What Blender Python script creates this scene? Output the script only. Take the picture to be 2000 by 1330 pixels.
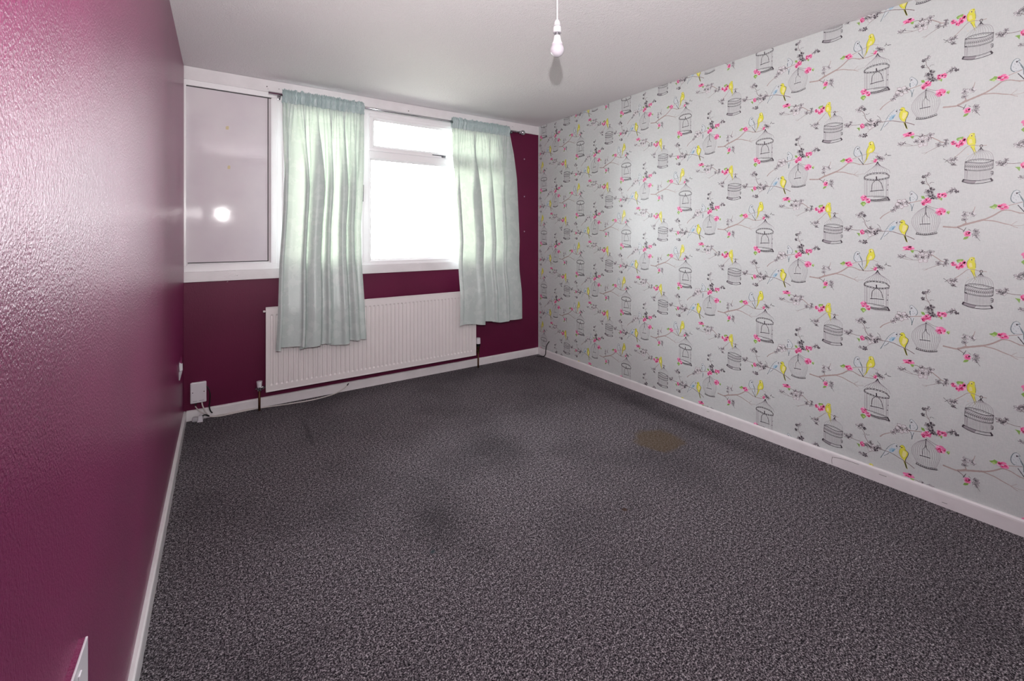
import bpy, bmesh, math, random
from mathutils import Vector, Matrix

# ------------------------------------------------------------------ scene, camera, light
for o in list(bpy.data.objects): bpy.data.objects.remove(o, do_unlink=True)
scene = bpy.context.scene
COL = scene.collection
W, H, REAR = 2.95, 2.36, -4.15          # room width, height, rear wall

cam_d = bpy.data.cameras.new('camera'); cam = bpy.data.objects.new('camera', cam_d); COL.objects.link(cam)
cam.location = (0.2029, -3.6022, 1.2417)
cam.rotation_euler = (math.radians(90), 0, -0.5911)
cam_d.sensor_width = 36; cam_d.lens = 15.265; cam_d.shift_y = -0.1037; cam_d.clip_start = 0.01
scene.camera = cam

world = bpy.data.worlds.new('overcast_sky'); scene.world = world; world.use_nodes = True
wn = world.node_tree.nodes; bg = wn['Background']
bg.inputs['Color'].default_value = (0.96, 1.0, 1.02, 1); bg.inputs['Strength'].default_value = 12.0

# the photographer's flash, a hand's breadth above the lens, tilted up a little
fd = bpy.data.lights.new('camera_flash', 'SPOT'); fl = bpy.data.objects.new('camera_flash', fd); COL.objects.link(fl)
fl.location = (0.22, -3.60, 1.525)
fd.energy = 165; fd.color = (1.0, 0.97, 0.96); fd.shadow_soft_size = 0.011
fd.spot_size = math.radians(165); fd.spot_blend = 1.0
fl.rotation_euler = (math.radians(90 + 32), 0, -0.62)

# daylight portal in the window opening (guides sampling of the sky only)
pd = bpy.data.lights.new('window_portal', 'AREA'); po = bpy.data.objects.new('window_portal', pd); COL.objects.link(po)
pd.shape = 'RECTANGLE'; pd.size = 1.95; pd.size_y = 1.3; pd.cycles.is_portal = True
po.location = (1.52, 0.2, 1.6); po.rotation_euler = (math.radians(-90), 0, 0)

vs = scene.view_settings
scene.display_settings.display_device = 'sRGB'
vs.view_transform = 'Standard'; vs.look = 'None'; vs.gamma = 1.0; vs.use_curve_mapping = False
vs.exposure = 0.7

# ------------------------------------------------------------------ materials
def lin(c): return tuple(((v/255)/12.92 if v/255 <= .04045 else ((v/255+.055)/1.055)**2.4) for v in c)
def mat(name, rgb, rough=.5, spec=.5, metal=0.0, **kw):
    m = bpy.data.materials.new(name); m.use_nodes = True
    b = m.node_tree.nodes['Principled BSDF']
    b.inputs['Base Color'].default_value = lin(rgb)+(1,)
    b.inputs['Roughness'].default_value = rough
    b.inputs['Specular IOR Level'].default_value = spec
    b.inputs['Metallic'].default_value = metal
    return m
class NT:
    def __init__(s, m): s.t = m.node_tree; s.b = s.t.nodes['Principled BSDF']
    def n(s, typ, **kw):
        nd = s.t.nodes.new(typ)
        for k, v in kw.items(): setattr(nd, k, v)
        return nd
    def l(s, a, b): s.t.links.new(a, b)
    def coord(s): return s.n('ShaderNodeTexCoord').outputs['Object']
    def mapping(s, src, scale):
        mp = s.n('ShaderNodeMapping'); mp.inputs['Scale'].default_value = scale; s.l(src, mp.inputs['Vector']); return mp.outputs['Vector']
    def noise(s, vec, scale, detail=2, rough=.5):
        nd = s.n('ShaderNodeTexNoise'); nd.inputs['Scale'].default_value = scale; nd.inputs['Detail'].default_value = detail
        nd.inputs['Roughness'].default_value = rough; s.l(vec, nd.inputs['Vector']); return nd.outputs['Fac']
    def ramp(s, fac, stops):
        r = s.n('ShaderNodeValToRGB'); e = r.color_ramp.elements
        e[0].position, e[0].color = stops[0][0], lin(stops[0][1])+(1,)
        e[1].position, e[1].color = stops[-1][0], lin(stops[-1][1])+(1,)
        for p, c in stops[1:-1]:
            x = e.new(p); x.color = lin(c)+(1,)
        s.l(fac, r.inputs['Fac']); return r.outputs['Color']
    def math(s, op, a, b=None, clamp=False):
        nd = s.n('ShaderNodeMath', operation=op); nd.use_clamp = clamp
        for i, v in enumerate((a, b)):
            if v is None: continue
            if isinstance(v, (int, float)): nd.inputs[i].default_value = v
            else: s.l(v, nd.inputs[i])
        return nd.outputs[0]
    def mix(s, fac, a, b):
        nd = s.n('ShaderNodeMix', data_type='RGBA')
        for i, v in ((0, fac), (6, a), (7, b)):
            if isinstance(v, (int, float)): nd.inputs[i].default_value = v
            elif isinstance(v, tuple): nd.inputs[i].default_value = lin(v)+(1,)
            else: s.l(v, nd.inputs[i])
        return nd.outputs[2]
    def bump(s, h, dist, strength=1.0):
        nd = s.n('ShaderNodeBump'); nd.inputs['Distance'].default_value = dist; nd.inputs['Strength'].default_value = strength
        s.l(h, nd.inputs['Height']); s.l(nd.outputs['Normal'], s.b.inputs['Normal']); return nd

M = {}
def painted(key, rgb, rough, bump=.0004, var=6):
    m = mat(key, rgb, rough); t = NT(m); c = t.coord()
    f = t.noise(c, 9, 4, .6)
    lo = tuple(max(0, v-var) for v in rgb); hi = tuple(min(255, v+var*.5) for v in rgb)
    t.l(t.ramp(f, [(.3, lo), (.7, hi)]), t.b.inputs['Base Color'])
    t.bump(t.noise(c, 120, 3), bump, .6); M[key] = m
    return m
painted('white_gloss', (226, 222, 224), .28)
painted('upvc', (240, 238, 240), .22, .0001, 2)
painted('radiator_white', (226, 220, 220), .35, .0001, 2)
painted('plastic_white', (224, 220, 226), .3, .0001, 2)
painted('plug_grey', (176, 172, 178), .4, .0001, 4)
M['gasket'] = mat('gasket', (28, 26, 28), .6)
M['black'] = mat('black', (14, 13, 15), .4)
M['hole'] = mat('hole', (38, 30, 32), .9)
M['chrome'] = mat('chrome', (200, 200, 204), .12, metal=1)
M['steel'] = mat('steel', (150, 150, 154), .25, metal=1)
M['brass'] = mat('brass', (120, 100, 70), .35, metal=1)
M['copper'] = mat('copper', (92, 58, 40), .45, metal=.6)
M['residue'] = mat('residue', (205, 190, 150), .6)
M['cable_white'] = mat('cable_white', (206, 198, 196), .4)
M['bulb'] = mat('bulb', (186, 180, 188), .16)
M['bulb_neck'] = mat('bulb_neck', (226, 222, 226), .3)
M['holder'] = mat('holder', (212, 208, 212), .3)
M['nib'] = mat('nib', (196, 186, 200), .4)
# infill panel: very glossy white
M['infill'] = mat('infill', (214, 206, 212), .16, .35)
t = NT(M['infill']); c = t.coord(); t.bump(t.noise(c, 3.0, 3, .5), .0012, .5)
t.l(t.ramp(t.noise(c, 4, 3), [(.3, (208, 199, 206)), (.7, (216, 209, 213))]), t.b.inputs['Base Color'])
t.l(t.math('ADD', t.math('MULTIPLY', t.noise(t.mapping(c, (3, 3, 9)), 2.2, 3), .06), .02), t.b.inputs['Roughness'])

# purple paint over textured wallpaper
def purple(key, rgb, stretch, rough, bump, spec):
    m = mat(key, rgb, rough, .5); t = NT(m); c = t.coord()
    v = t.mapping(c, stretch)
    n1 = t.noise(v, 260, 2, .55); n2 = t.noise(v, 120, 1, .5); n3 = t.noise(c, 2.5, 3, .5)
    h = t.math('ADD', t.math('MULTIPLY', n1, .7), t.math('MULTIPLY', n2, .5))
    t.l(t.ramp(n3, [(.25, tuple(int(x*.93) for x in rgb)), (.75, tuple(min(255, int(x*1.05)) for x in rgb))]), t.b.inputs['Base Color'])
    t.bump(h, bump, .85); t.b.inputs['Specular IOR Level'].default_value = spec; M[key] = m
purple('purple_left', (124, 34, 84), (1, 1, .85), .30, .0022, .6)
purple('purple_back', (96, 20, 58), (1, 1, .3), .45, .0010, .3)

m = mat('grass', (128, 128, 120), .9); t = NT(m); c = t.coord(); t.l(t.ramp(t.noise(c, .6, 4), [(.3, (112, 116, 102)), (.7, (142, 141, 132))]), t.b.inputs['Base Color']); M['grass'] = m
# ceiling: matt white over fine stipple
m = mat('ceiling_paint', (233, 229, 231), .7, .4); t = NT(m); c = t.coord()
h = t.math('ADD', t.noise(c, 160, 2), t.math('MULTIPLY', t.noise(c, 60, 2), .6)); t.bump(h, .0042, .9); M['ceiling'] = m

# wallpaper ground: pale grey-green paper with a faint linen weave
def paper(key, rgb, rough=.36):
    m = mat(key, rgb, rough, .5); t = NT(m); c = t.coord()
    a = t.noise(t.mapping(c, (1, 1, .12)), 700, 1); b = t.noise(t.mapping(c, (1, .12, 1)), 700, 1)
    h = t.math('ADD', a, b)
    if key == 'paper':
        t.l(t.ramp(t.math('MULTIPLY', h, .5), [(.3, (192, 197, 197)), (.7, (206, 209, 208))]), t.b.inputs['Base Color'])
    t.bump(h, .0004, .5); M[key] = m
paper('paper', rgb=(204, 209, 207))
INK = {'k': (66, 60, 68), 'g': (158, 154, 160), 'G': (150, 145, 150), 't': (172, 155, 151), 'T': (132, 114, 116), 'o': (112, 130, 136),
       'w': (202, 208, 211), 'y': (220, 216, 76), 'Y': (228, 220, 150), 'O': (156, 152, 70), 'e': (132, 172, 84), 'E': (176, 204, 130),
       'u': (164, 192, 208), 'n': (118, 158, 186), 'p': (232, 122, 172), 'P': (214, 52, 112), 'L': (240, 172, 204), 'r': (236, 190, 130), 'W': (212, 210, 213)}
for k, v in INK.items(): paper('ink_'+k, v)

# carpet: charcoal twist pile with pale flecks, wear, stains and a darker band by one wall
m = mat('carpet', (74, 71, 75), .95, .1); t = NT(m); c = t.coord()
f1 = t.noise(c, 215, 2, .7); f2 = t.noise(c, 85, 2, .6); f = t.math('ADD', t.math('MULTIPLY', f1, .72), t.math('MULTIPLY', f2, .28))
col = t.ramp(f, [(.38, (14, 12, 15)), (.46, (62, 57, 63)), (.53, (114, 108, 113)), (.63, (204, 197, 202))])
worn = t.noise(c, 1.7, 4, .55)
col = t.mix(t.math('MULTIPLY', t.math('SUBTRACT', worn, .47, True), 1.5, True), col, (52, 49, 54))
def spot(cx, cy, rx, ry, soft=.5, wob=.5, nscale=9):
    mp = t.n('ShaderNodeMapping'); mp.inputs['Location'].default_value = (-cx/rx, -cy/ry, 0); mp.inputs['Scale'].default_value = (1/rx, 1/ry, 0)
    t.l(c, mp.inputs['Vector'])
    ln = t.n('ShaderNodeVectorMath', operation='LENGTH'); t.l(mp.outputs['Vector'], ln.inputs[0])
    d = t.math('ADD', ln.outputs['Value'], t.math('MULTIPLY', t.math('SUBTRACT', t.noise(c, nscale, 3), .5), wob*2))
    return t.math('DIVIDE', t.math('SUBTRACT', 1.0, d), soft, True)
col = t.mix(t.math('MULTIPLY', spot(2.40, -1.92, .17, .15, .25, .45, 7), .62), col, (104, 88, 64))
col = t.mix(t.math('MULTIPLY', spot(1.717, -2.259, .014, .014, .4, .3, 60), .8), col, (70, 46, 26))
col = t.mix(t.math('MULTIPLY', spot(.892, -2.019, .012, .012, .4, .3, 60), .7), col, (54, 76, 82))
col = t.mix(t.math('MULTIPLY', spot(1.0, -1.85, .20, .34, .9), .45), col, (40, 38, 42))
col = t.mix(t.math('MULTIPLY', spot(1.52, -1.45, .22, .30, .9), .38), col, (40, 38, 42))
col = t.mix(t.math('MULTIPLY', spot(2.75, -1.7, .14, 1.2, .9), .45), col, (34, 32, 36))  # darker band of carpet along the right wall
col = t.mix(t.math('MULTIPLY', spot(.66, -.62, .025, .30, .8, .3), .4), col, (40, 38, 42))
t.l(col, t.b.inputs['Base Color']); t.bump(f, .012, 1.0); M['carpet'] = m

# curtain cloth: mint damask, lets daylight through
def cloth(key, through, ca, cb):
    m = bpy.data.materials.new(key); m.use_nodes = True; nt = m.node_tree; nt.nodes.clear()
    t = NT.__new__(NT); t.t = nt
    out = t.n('ShaderNodeOutputMaterial'); mx = t.n('ShaderNodeMixShader'); mx.inputs[0].default_value = through
    d = t.n('ShaderNodeBsdfDiffuse'); g = t.n('ShaderNodeBsdfTranslucent'); gl = t.n('ShaderNodeBsdfGlossy'); m2 = t.n('ShaderNodeMixShader')
    c = t.coord()
    pat = t.math('GREATER_THAN', t.noise(c, 16, 3, .55), .53)
    d.inputs['Color'].default_value = lin((190, 212, 205))+(1,)
    g.inputs['Color'].default_value = lin((220, 234, 206))+(1,)
    t.l(t.mix(pat, ca, cb), d.inputs['Color'])
    gl.inputs['Roughness'].default_value = .42; gl.inputs['Color'].default_value = (.85, .9, .88, 1)
    h = t.math('ADD', t.math('MULTIPLY', pat, .3), t.noise(c, 30, 3, .5))
    bp = t.n('ShaderNodeBump'); bp.inputs['Distance'].default_value = .003; bp.inputs['Strength'].default_value = .55; t.l(h, bp.inputs['Height'])
    for s in (d, gl): t.l(bp.outputs[0], s.inputs['Normal'])
    t.l(d.outputs[0], mx.inputs[1]); t.l(g.outputs[0], mx.inputs[2]); t.l(mx.outputs[0], m2.inputs[1]); t.l(gl.outputs[0], m2.inputs[2]); m2.inputs[0].default_value = .06
    t.l(m2.outputs[0], out.inputs['Surface']); M[key] = m
cloth('curtain', .12, (190, 201, 199), (199, 208, 206)); cloth('curtain_heading', .015, (172, 189, 190), (180, 195, 196))  # heading colour darkened too, for the light its double thickness stops

# window glass: clear with a faint reflection
m = bpy.data.materials.new('glass'); m.use_nodes = True; nt = m.node_tree; nt.nodes.clear()
o_ = nt.nodes.new('ShaderNodeOutputMaterial'); a_ = nt.nodes.new('ShaderNodeBsdfTransparent'); g_ = nt.nodes.new('ShaderNodeBsdfGlossy'); x_ = nt.nodes.new('ShaderNodeMixShader'); fr = nt.nodes.new('ShaderNodeFresnel')
g_.inputs['Roughness'].default_value = .02; fr.inputs['IOR'].default_value = 1.3
nt.links.new(fr.outputs[0], x_.inputs[0]); nt.links.new(a_.outputs[0], x_.inputs[1]); nt.links.new(g_.outputs[0], x_.inputs[2]); nt.links.new(x_.outputs[0], o_.inputs['Surface'])
M['glass'] = m

# ------------------------------------------------------------------ helpers
def link(name, me, material=None, parent=None, smooth=False):
    o = bpy.data.objects.new(name, me); COL.objects.link(o)
    if material is not None:
        for k in (material if isinstance(material, (list, tuple)) else [material]): me.materials.append(M[k])
    if parent is not None: o.parent = parent
    if smooth:
        for p in me.polygons: p.use_smooth = True
    return o
def from_bm(name, bm, material=None, parent=None, smooth=False):
    me = bpy.data.meshes.new(name); bm.normal_update(); bm.to_mesh(me); bm.free()
    return link(name, me, material, parent, smooth)
def bm_box(bm, lo, hi, bev=0.0, seg=2):
    r = bmesh.ops.create_cube(bm, size=1.0); vs_ = r['verts']
    for v in vs_:
        v.co = Vector(((lo[i]+hi[i])/2 + v.co[i]*(hi[i]-lo[i])) for i in range(3)) if False else Vector([(lo[i]+hi[i])/2 + v.co[i]*(hi[i]-lo[i]) for i in range(3)])
    if bev:
        es = list({e for v in vs_ for e in v.link_edges})
        bmesh.ops.bevel(bm, geom=es, offset=bev, segments=seg, affect='EDGES', profile=.5)
def box(name, lo, hi, material, parent=None, bev=0.0, seg=2):
    bm = bmesh.new(); bm_box(bm, lo, hi, bev, seg)
    return from_bm(name, bm, material, parent)
def catmull(pts, per=6):
    P = [Vector(p) for p in pts]
    if len(P) < 3: return P
    Q = [P[0]*2-P[1]] + P + [P[-1]*2-P[-2]]; out = []
    for i in range(1, len(Q)-2):
        a, b, c_, d = Q[i-1], Q[i], Q[i+1], Q[i+2]
        for k in range(per):
            t_ = k/per
            out.append(.5*((2*b) + (c_-a)*t_ + (2*a-5*b+4*c_-d)*t_*t_ + (3*b-a-3*c_+d)*t_**3))
    out.append(P[-1]); return out
def bm_tube(bm, pts, r, seg=10, cap=True):
    rings = []; up = None
    for i, p in enumerate(pts):
        tan = (pts[min(i+1, len(pts)-1)] - pts[max(i-1, 0)]).normalized()
        if up is None: up = Vector((0, 0, 1)) if abs(tan.z) < .9 else Vector((1, 0, 0))
        s = tan.cross(up).normalized(); up = s.cross(tan).normalized()
        rr = r(i/(len(pts)-1)) if callable(r) else r
        rings.append([bm.verts.new(p + (s*math.cos(a)+up*math.sin(a))*rr) for a in [2*math.pi*k/seg for k in range(seg)]])
    for a, b in zip(rings, rings[1:]):
        for k in range(seg): bm.faces.new((a[k], a[(k+1) % seg], b[(k+1) % seg], b[k]))
    if cap: bm.faces.new(rings[0][::-1]); bm.faces.new(rings[-1])
def tube(name, pts, r, material, parent=None, seg=10, smooth_path=True):
    bm = bmesh.new(); bm_tube(bm, catmull(pts) if smooth_path else [Vector(p) for p in pts], r, seg)
    return from_bm(name, bm, material, parent, True)
def lathe(name, prof, material, parent=None, centre=(0, 0, 0), seg=24, axis='z'):
    bm = bmesh.new(); rings = []; cx, cy, cz = centre
    for r, h in prof:
        ring = []
        for k in range(seg):
            a = 2*math.pi*k/seg; u, v = r*math.cos(a), r*math.sin(a)
            ring.append(bm.verts.new((cx+u, cy+v, cz+h) if axis == 'z' else ((cx+h, cy+u, cz+v) if axis == 'x' else (cx+u, cy+h, cz+v))))
        rings.append(ring)
    for a, b in zip(rings, rings[1:]):
        for k in range(seg): bm.faces.new((a[k], a[(k+1) % seg], b[(k+1) % seg], b[k]))
    bm.faces.new(rings[0][::-1]); bm.faces.new(rings[-1])
    bmesh.ops.recalc_face_normals(bm, faces=bm.faces)
    o = from_bm(name, bm, material, parent, True)
    md = o.modifiers.new('edge', 'EDGE_SPLIT'); md.split_angle = math.radians(40)
    return o
def empty(name, loc):
    o = bpy.data.objects.new(name, None); o.location = loc; o.empty_display_size = .05; COL.objects.link(o); return o
def keep(child, parent):                      # parent without moving (parents sit at their base)
    child.parent = parent; child.matrix_parent_inverse = Matrix.Translation(-Vector(parent.location)); return child
def structure(o): o['kind'] = 'structure'; return o
def thing(o, label, cat, group=None):
    o['label'] = label; o['category'] = cat
    if group: o['group'] = group
    return o
PRINT=[
('S','t',52,43,[-3049,-580,-2820,-608,-2577,-620,-2392,-531,-2228,-465,-1994,-384,-1799,-307,-1624,-222,-1468,-118,-1348,-18,-1246,70]),
('S','t',62,62,[-2577,-610,-2392,-526,-2192,-447,-1940,-359,-1799,-307]),
('S','t',35,24,[-1261,67,-1109,85,-974,58,-826,-14,-679,-58,-563,-76,-419,-75,-276,-56,-135,-29]),
('S','t',21,11,[-870,10,-723,-88]),
('S','t',36,28,[-1799,-317,-1468,-364,-1213,-466,-1050,-523]),
('S','t',27,14,[-1616,-344,-1445,-368,-1230,-452,-1019,-534,-885,-622,-789,-667]),
('S','t',13,8,[-1004,-533,-782,-577,-563,-531]),
('S','t',13,8,[-959,-511,-811,-390]),
('S','t',24,11,[-1049,271,-930,313,-767,358,-621,411,-419,448,-191,485,-79,438,46,401]),
('S','t',56,25,[-2392,-510,-2310,-440,-2319,-356]),
('S','t',22,14,[-2101,37,-2056,144,-2026,282]),
('S','T',37,23,[-2577,-620,-2466,-696,-2355,-781]),
('B',0,-2337,-41,122),
('B',0,-2101,-47,105),
('B',0,-2346,-263,89),
('B',0,-1985,-810,108),
('B',0,-2012,-980,104),
('S','k',17,8,[-1994,-1020,-1869,-1225]),
('S','k',25,14,[-2392,-837,-2301,-629]),
('S','k',17,11,[-2228,-707,-2146,-773]),
('K',-2264,-910,113,131),
('F','e',[-2401,-1166,-2355,-1056,-2219,-1021,-2246,-1108,-2319,-1157]),
('K',-1204,224,160,132),
('F','e',[-1615,242,-1503,299,-1451,364,-1357,318,-1383,224,-1468,148]),
('F','E',[-1537,205,-1468,260,-1400,203,-1468,138]),
('K',-93,61,77,96),
('S','e',31,10,[-177,47,-290,66]),
('S','e',31,10,[-135,102,-156,198]),
('B',0,18,234,96),
('B',0,74,151,87),
('B',0,177,96,104),
('S','k',23,10,[279,250,347,323,374,264,521,238]),
('S','k',18,10,[333,339,347,391]),
('S','k',23,13,[401,240,535,231]),
('F','w',[-900,865,-826,913,-738,835,-708,657,-650,481,-635,195,-577,-77,-796,294,-885,370,-959,447,-989,609,-959,755]),
('S','o',19,32,[-826,913,-907,856,-959,737,-989,573,-959,447,-885,370]),
('S','o',11,16,[-826,913,-760,870,-723,782]),
('S','o',21,32,[-767,744,-708,621,-650,481,-635,338,-632,196]),
('S','o',37,21,[-716,621,-657,444]),
('S','k',24,29,[-796,285,-708,137,-577,-86]),
('S','o',13,11,[-628,196,-577,-51]),
('S','o',11,11,[-900,396,-767,394,-679,408]),
('F','k',[-789,776,-798,750,-819,738,-839,748,-848,773,-839,799,-819,810,-798,801]),
('F','o',[-746,799,-752,781,-767,773,-782,780,-788,797,-782,815,-767,823,-752,816]),
('S','o',8,8,[-930,611,-900,559]),
('S','o',8,8,[-855,525,-826,472]),
('S','o',8,8,[-796,653,-774,600]),
('S','o',8,8,[-885,721,-870,668]),
('F','y',[-333,1035,-262,1063,-191,1039,-156,943,-135,821,-107,700,-135,576,-205,502,-305,480,-361,353,-419,208,-534,24,-577,-33,-505,114,-455,206,-440,349,-455,508,-433,651,-376,777,-354,884,-369,972]),
('F','Y',[-305,709,-220,677,-234,571,-347,495,-376,547]),
('F','Y',[-276,1010,-205,1012,-198,924,-262,887]),
('S','O',16,26,[-361,848,-419,704,-455,543,-440,384,-469,188]),
('S','O',13,21,[-191,1030,-156,943,-128,821,-107,700,-142,575,-205,502]),
('S','O',21,10,[-419,208,-577,-51]),
('S','O',13,10,[-455,206,-577,74]),
('F','k',[-261,905,-267,885,-283,876,-299,883,-306,903,-299,923,-283,932,-267,924]),
('F','O',[-280,1001,-285,986,-297,979,-309,985,-314,1000,-309,1015,-297,1022,-285,1016]),
('S','g',28,13,[-28,-70,-87,-185,-250,-318,-430,-454,-552,-596]),
('S','g',28,13,[31,-121,118,-243,263,-360,434,-472,497,-647]),
('S','k',41,26,[-10,-14,-28,-89,-72,-175]),
('S','k',41,26,[-1,-13,31,-112,104,-226]),
('S','g',15,9,[-10,-51,-175,-248,-359,-430,-446,-630]),
('S','g',15,9,[-10,-51,-139,-245,-275,-423,-340,-587]),
('S','g',15,9,[-10,-51,-97,-242,-180,-415,-220,-557]),
('S','g',15,9,[-10,-51,-66,-239,-109,-409,-131,-558]),
('S','g',15,9,[-10,-51,-36,-237,-38,-403,-43,-559]),
('S','g',15,9,[-10,-51,-5,-234,32,-397,45,-564]),
('S','g',15,9,[-10,-51,26,-232,102,-391,133,-570]),
('S','g',15,9,[-10,-51,57,-230,172,-386,219,-589]),
('S','g',15,9,[-10,-51,87,-227,241,-380,306,-610]),
('S','g',15,9,[-10,-51,118,-225,310,-374,391,-677]),
('S','k',20,20,[-560,-757,-506,-667,-400,-601,-220,-557,-28,-559,147,-571,334,-617,476,-767]),
('S','k',20,20,[-560,-766,-430,-829,-250,-867,-87,-897,89,-888,263,-870,476,-812]),
('S','k',20,20,[-560,-813,-506,-724,-400,-658,-220,-613,-28,-614,147,-626,334,-672,476,-821]),
('S','k',20,20,[-560,-823,-430,-885,-250,-923,-87,-952,89,-943,263,-925,476,-866]),
('S','k',16,16,[-547,-699,-519,-742,-492,-698]),
('S','k',16,16,[-532,-803,-504,-846,-477,-802]),
('S','k',16,16,[-433,-615,-406,-657,-379,-614]),
('S','k',16,16,[-419,-847,-392,-889,-365,-845]),
('S','k',16,16,[-305,-581,-278,-624,-251,-580]),
('S','k',16,16,[-302,-872,-275,-914,-248,-870]),
('S','k',16,16,[-177,-568,-150,-610,-124,-567]),
('S','k',16,16,[-185,-894,-158,-935,-132,-892]),
('S','k',15,15,[-50,-569,-24,-611,3,-568]),
('S','k',16,16,[-68,-905,-42,-946,-15,-903]),
('S','k',15,15,[75,-577,101,-619,127,-576]),
('S','k',15,15,[49,-899,75,-940,102,-897]),
('S','k',15,15,[197,-599,223,-641,248,-598]),
('S','k',15,15,[166,-887,192,-929,218,-886]),
('S','k',15,15,[314,-633,340,-674,366,-632]),
('S','k',15,15,[281,-868,307,-909,332,-866]),
('S','k',15,15,[405,-729,431,-770,456,-728]),
('S','k',15,15,[394,-837,420,-878,445,-836]),
('S','g',17,17,[-534,-816,-534,-1722]),
('S','g',10,10,[-476,-844,-476,-1724]),
('S','g',17,17,[-446,-859,-446,-1724]),
('S','g',10,10,[-400,-873,-400,-1725]),
('S','g',10,10,[-325,-888,-325,-1727]),
('S','g',10,10,[-257,-902,-257,-1729]),
('S','g',10,10,[-190,-915,-190,-1730]),
('S','g',10,10,[-116,-928,-116,-1736]),
('S','g',10,10,[-43,-931,-43,-1743]),
('S','g',10,10,[31,-928,30,-1749]),
('S','g',10,10,[104,-923,101,-1759]),
('S','g',10,10,[169,-916,165,-1767]),
('S','g',10,10,[234,-910,229,-1776]),
('S','g',10,10,[327,-889,320,-1797]),
('S','g',17,17,[360,-880,352,-1804]),
('S','g',16,16,[413,-866,404,-1816]),
('S','k',23,21,[-43,-883,-131,-984,-213,-1104,-238,-1312,-250,-1462]),
('S','k',23,21,[-43,-883,89,-1016,162,-1155,212,-1405]),
('S','k',37,29,[-302,-1477,-28,-1458,255,-1454]),
('S','k',46,46,[-50,-745,-40,-892]),
('S','k',21,24,[-537,-1722,-355,-1726,-176,-1731,31,-1749,234,-1776,405,-1816]),
('S','k',16,16,[-176,-1777,31,-1795,234,-1822,405,-1862]),
('S','k',23,23,[-295,-1895,-87,-1913,118,-1902,263,-1873,405,-1825]),
('S','k',21,26,[-280,-1968,-87,-1996,118,-1994,306,-1972,476,-1991]),
('S','g',13,13,[-280,-2020,-87,-2048,118,-2045,306,-2023,476,-2042]),
('S','k',18,18,[-289,-1896,-222,-1976]),
('S','k',13,13,[-241,-1900,-274,-1969]),
('S','k',18,18,[-230,-1901,-159,-1985]),
('S','k',13,13,[-182,-1905,-210,-1978]),
('S','k',18,18,[-171,-1906,-96,-1995]),
('S','k',13,13,[-124,-1910,-146,-1987]),
('S','k',18,18,[-112,-1911,-32,-1995]),
('S','k',13,13,[-65,-1912,-83,-1996]),
('S','k',18,18,[-53,-1911,32,-1995]),
('S','k',13,13,[-6,-1909,-19,-1995]),
('S','k',18,18,[6,-1908,96,-1994]),
('S','k',13,13,[53,-1906,45,-1995]),
('S','k',18,18,[65,-1905,160,-1989]),
('S','k',13,13,[112,-1903,109,-1994]),
('S','k',18,18,[123,-1901,223,-1982]),
('S','k',13,13,[170,-1892,172,-1988]),
('S','k',18,18,[182,-1889,286,-1975]),
('S','k',13,13,[228,-1880,236,-1980]),
('S','k',18,18,[240,-1877,348,-1977]),
('S','k',13,13,[286,-1865,299,-1973]),
('S','k',18,18,[297,-1861,409,-1984]),
('S','k',13,13,[343,-1846,360,-1978]),
('S','k',18,18,[354,-1842,470,-1990]),
('S','k',13,13,[400,-1827,421,-1985]),
('S','k',30,61,[398,-1808,434,-1894,469,-1985]),
('F','k',[432,-1215,427,-1234,413,-1243,398,-1237,393,-1220,398,-1201,413,-1192,427,-1198]),
('F','k',[404,-1463,398,-1482,384,-1491,370,-1485,364,-1468,370,-1449,384,-1440,398,-1446]),
('K',-567,-1792,135,150),
('K',-385,-1945,103,127),
('F','e',[-713,-2076,-629,-1979,-522,-2002,-468,-2088,-590,-2238]),
('F','E',[-629,-2093,-537,-2060,-506,-2122,-583,-2180]),
('K',1187,1135,203,103),
('F','e',[1237,1036,1388,1041,1356,916,1300,922]),
('S','p',20,7,[1046,1039,931,985]),
('S','T',20,20,[1388,1024,1499,1019,1573,972,1646,926]),
('S','T',19,19,[1719,994,1792,972,1864,933]),
('B',1,1689,715,245),
('B',0,1671,968,101),
('B',0,1966,945,121),
('B',0,1900,773,100),
('B',0,859,729,93),
('B',0,1008,752,76),
('B',0,2483,600,82),
('B',0,2472,449,95),
('B',0,2230,467,99),
('B',0,1462,755,91),
('S','T',12,15,[918,656,1136,591,1338,575,1561,586,1634,614]),
('S','T',12,12,[1072,705,1199,652,1338,584]),
('S','t',31,29,[1948,823,2019,834,2090,773,2230,659,2323,568,2415,541]),
('S','T',21,9,[2403,429,2311,416,2184,361,1995,261,1816,168,1659,158]),
('S','t',12,7,[1852,179,1792,118,1719,84]),
('F','k',[2422,343,2416,325,2403,317,2391,323,2385,341,2391,359,2403,367,2416,361]),
('K',2728,455,97,100),
('K',2876,325,81,114),
('K',3022,461,119,169),
('F','e',[2810,615,2861,670,3044,693,3022,585,2861,525]),
('F','E',[2861,587,2949,633,3007,594,2920,549]),
('F','y',[3237,759,3308,793,3386,786,3400,706,3379,614,3414,484,3418,342,3396,179,3396,17,3442,-101,3365,14,3407,-205,3322,72,3259,230,3180,307,3152,448,3166,592,3209,676]),
('F','Y',[3237,545,3301,518,3322,357,3237,331,3209,431]),
('F','Y',[3252,740,3322,743,3308,661,3252,638]),
('S','O',11,18,[3223,697,3166,592,3152,448,3180,307]),
('S','O',13,20,[3400,665,3418,464,3414,322]),
('S','O',20,11,[3266,200,3330,52,3407,-205]),
('S','O',13,9,[3379,117,3442,-101]),
('F','k',[3315,677,3310,659,3297,650,3284,657,3279,676,3284,695,3297,703,3310,696]),
('F','O',[3380,746,3376,730,3365,722,3354,729,3349,744,3354,760,3365,767,3376,761]),
('F','r',[3190,-122,3187,-132,3180,-137,3173,-133,3170,-123,3173,-113,3180,-108,3187,-112]),
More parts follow.
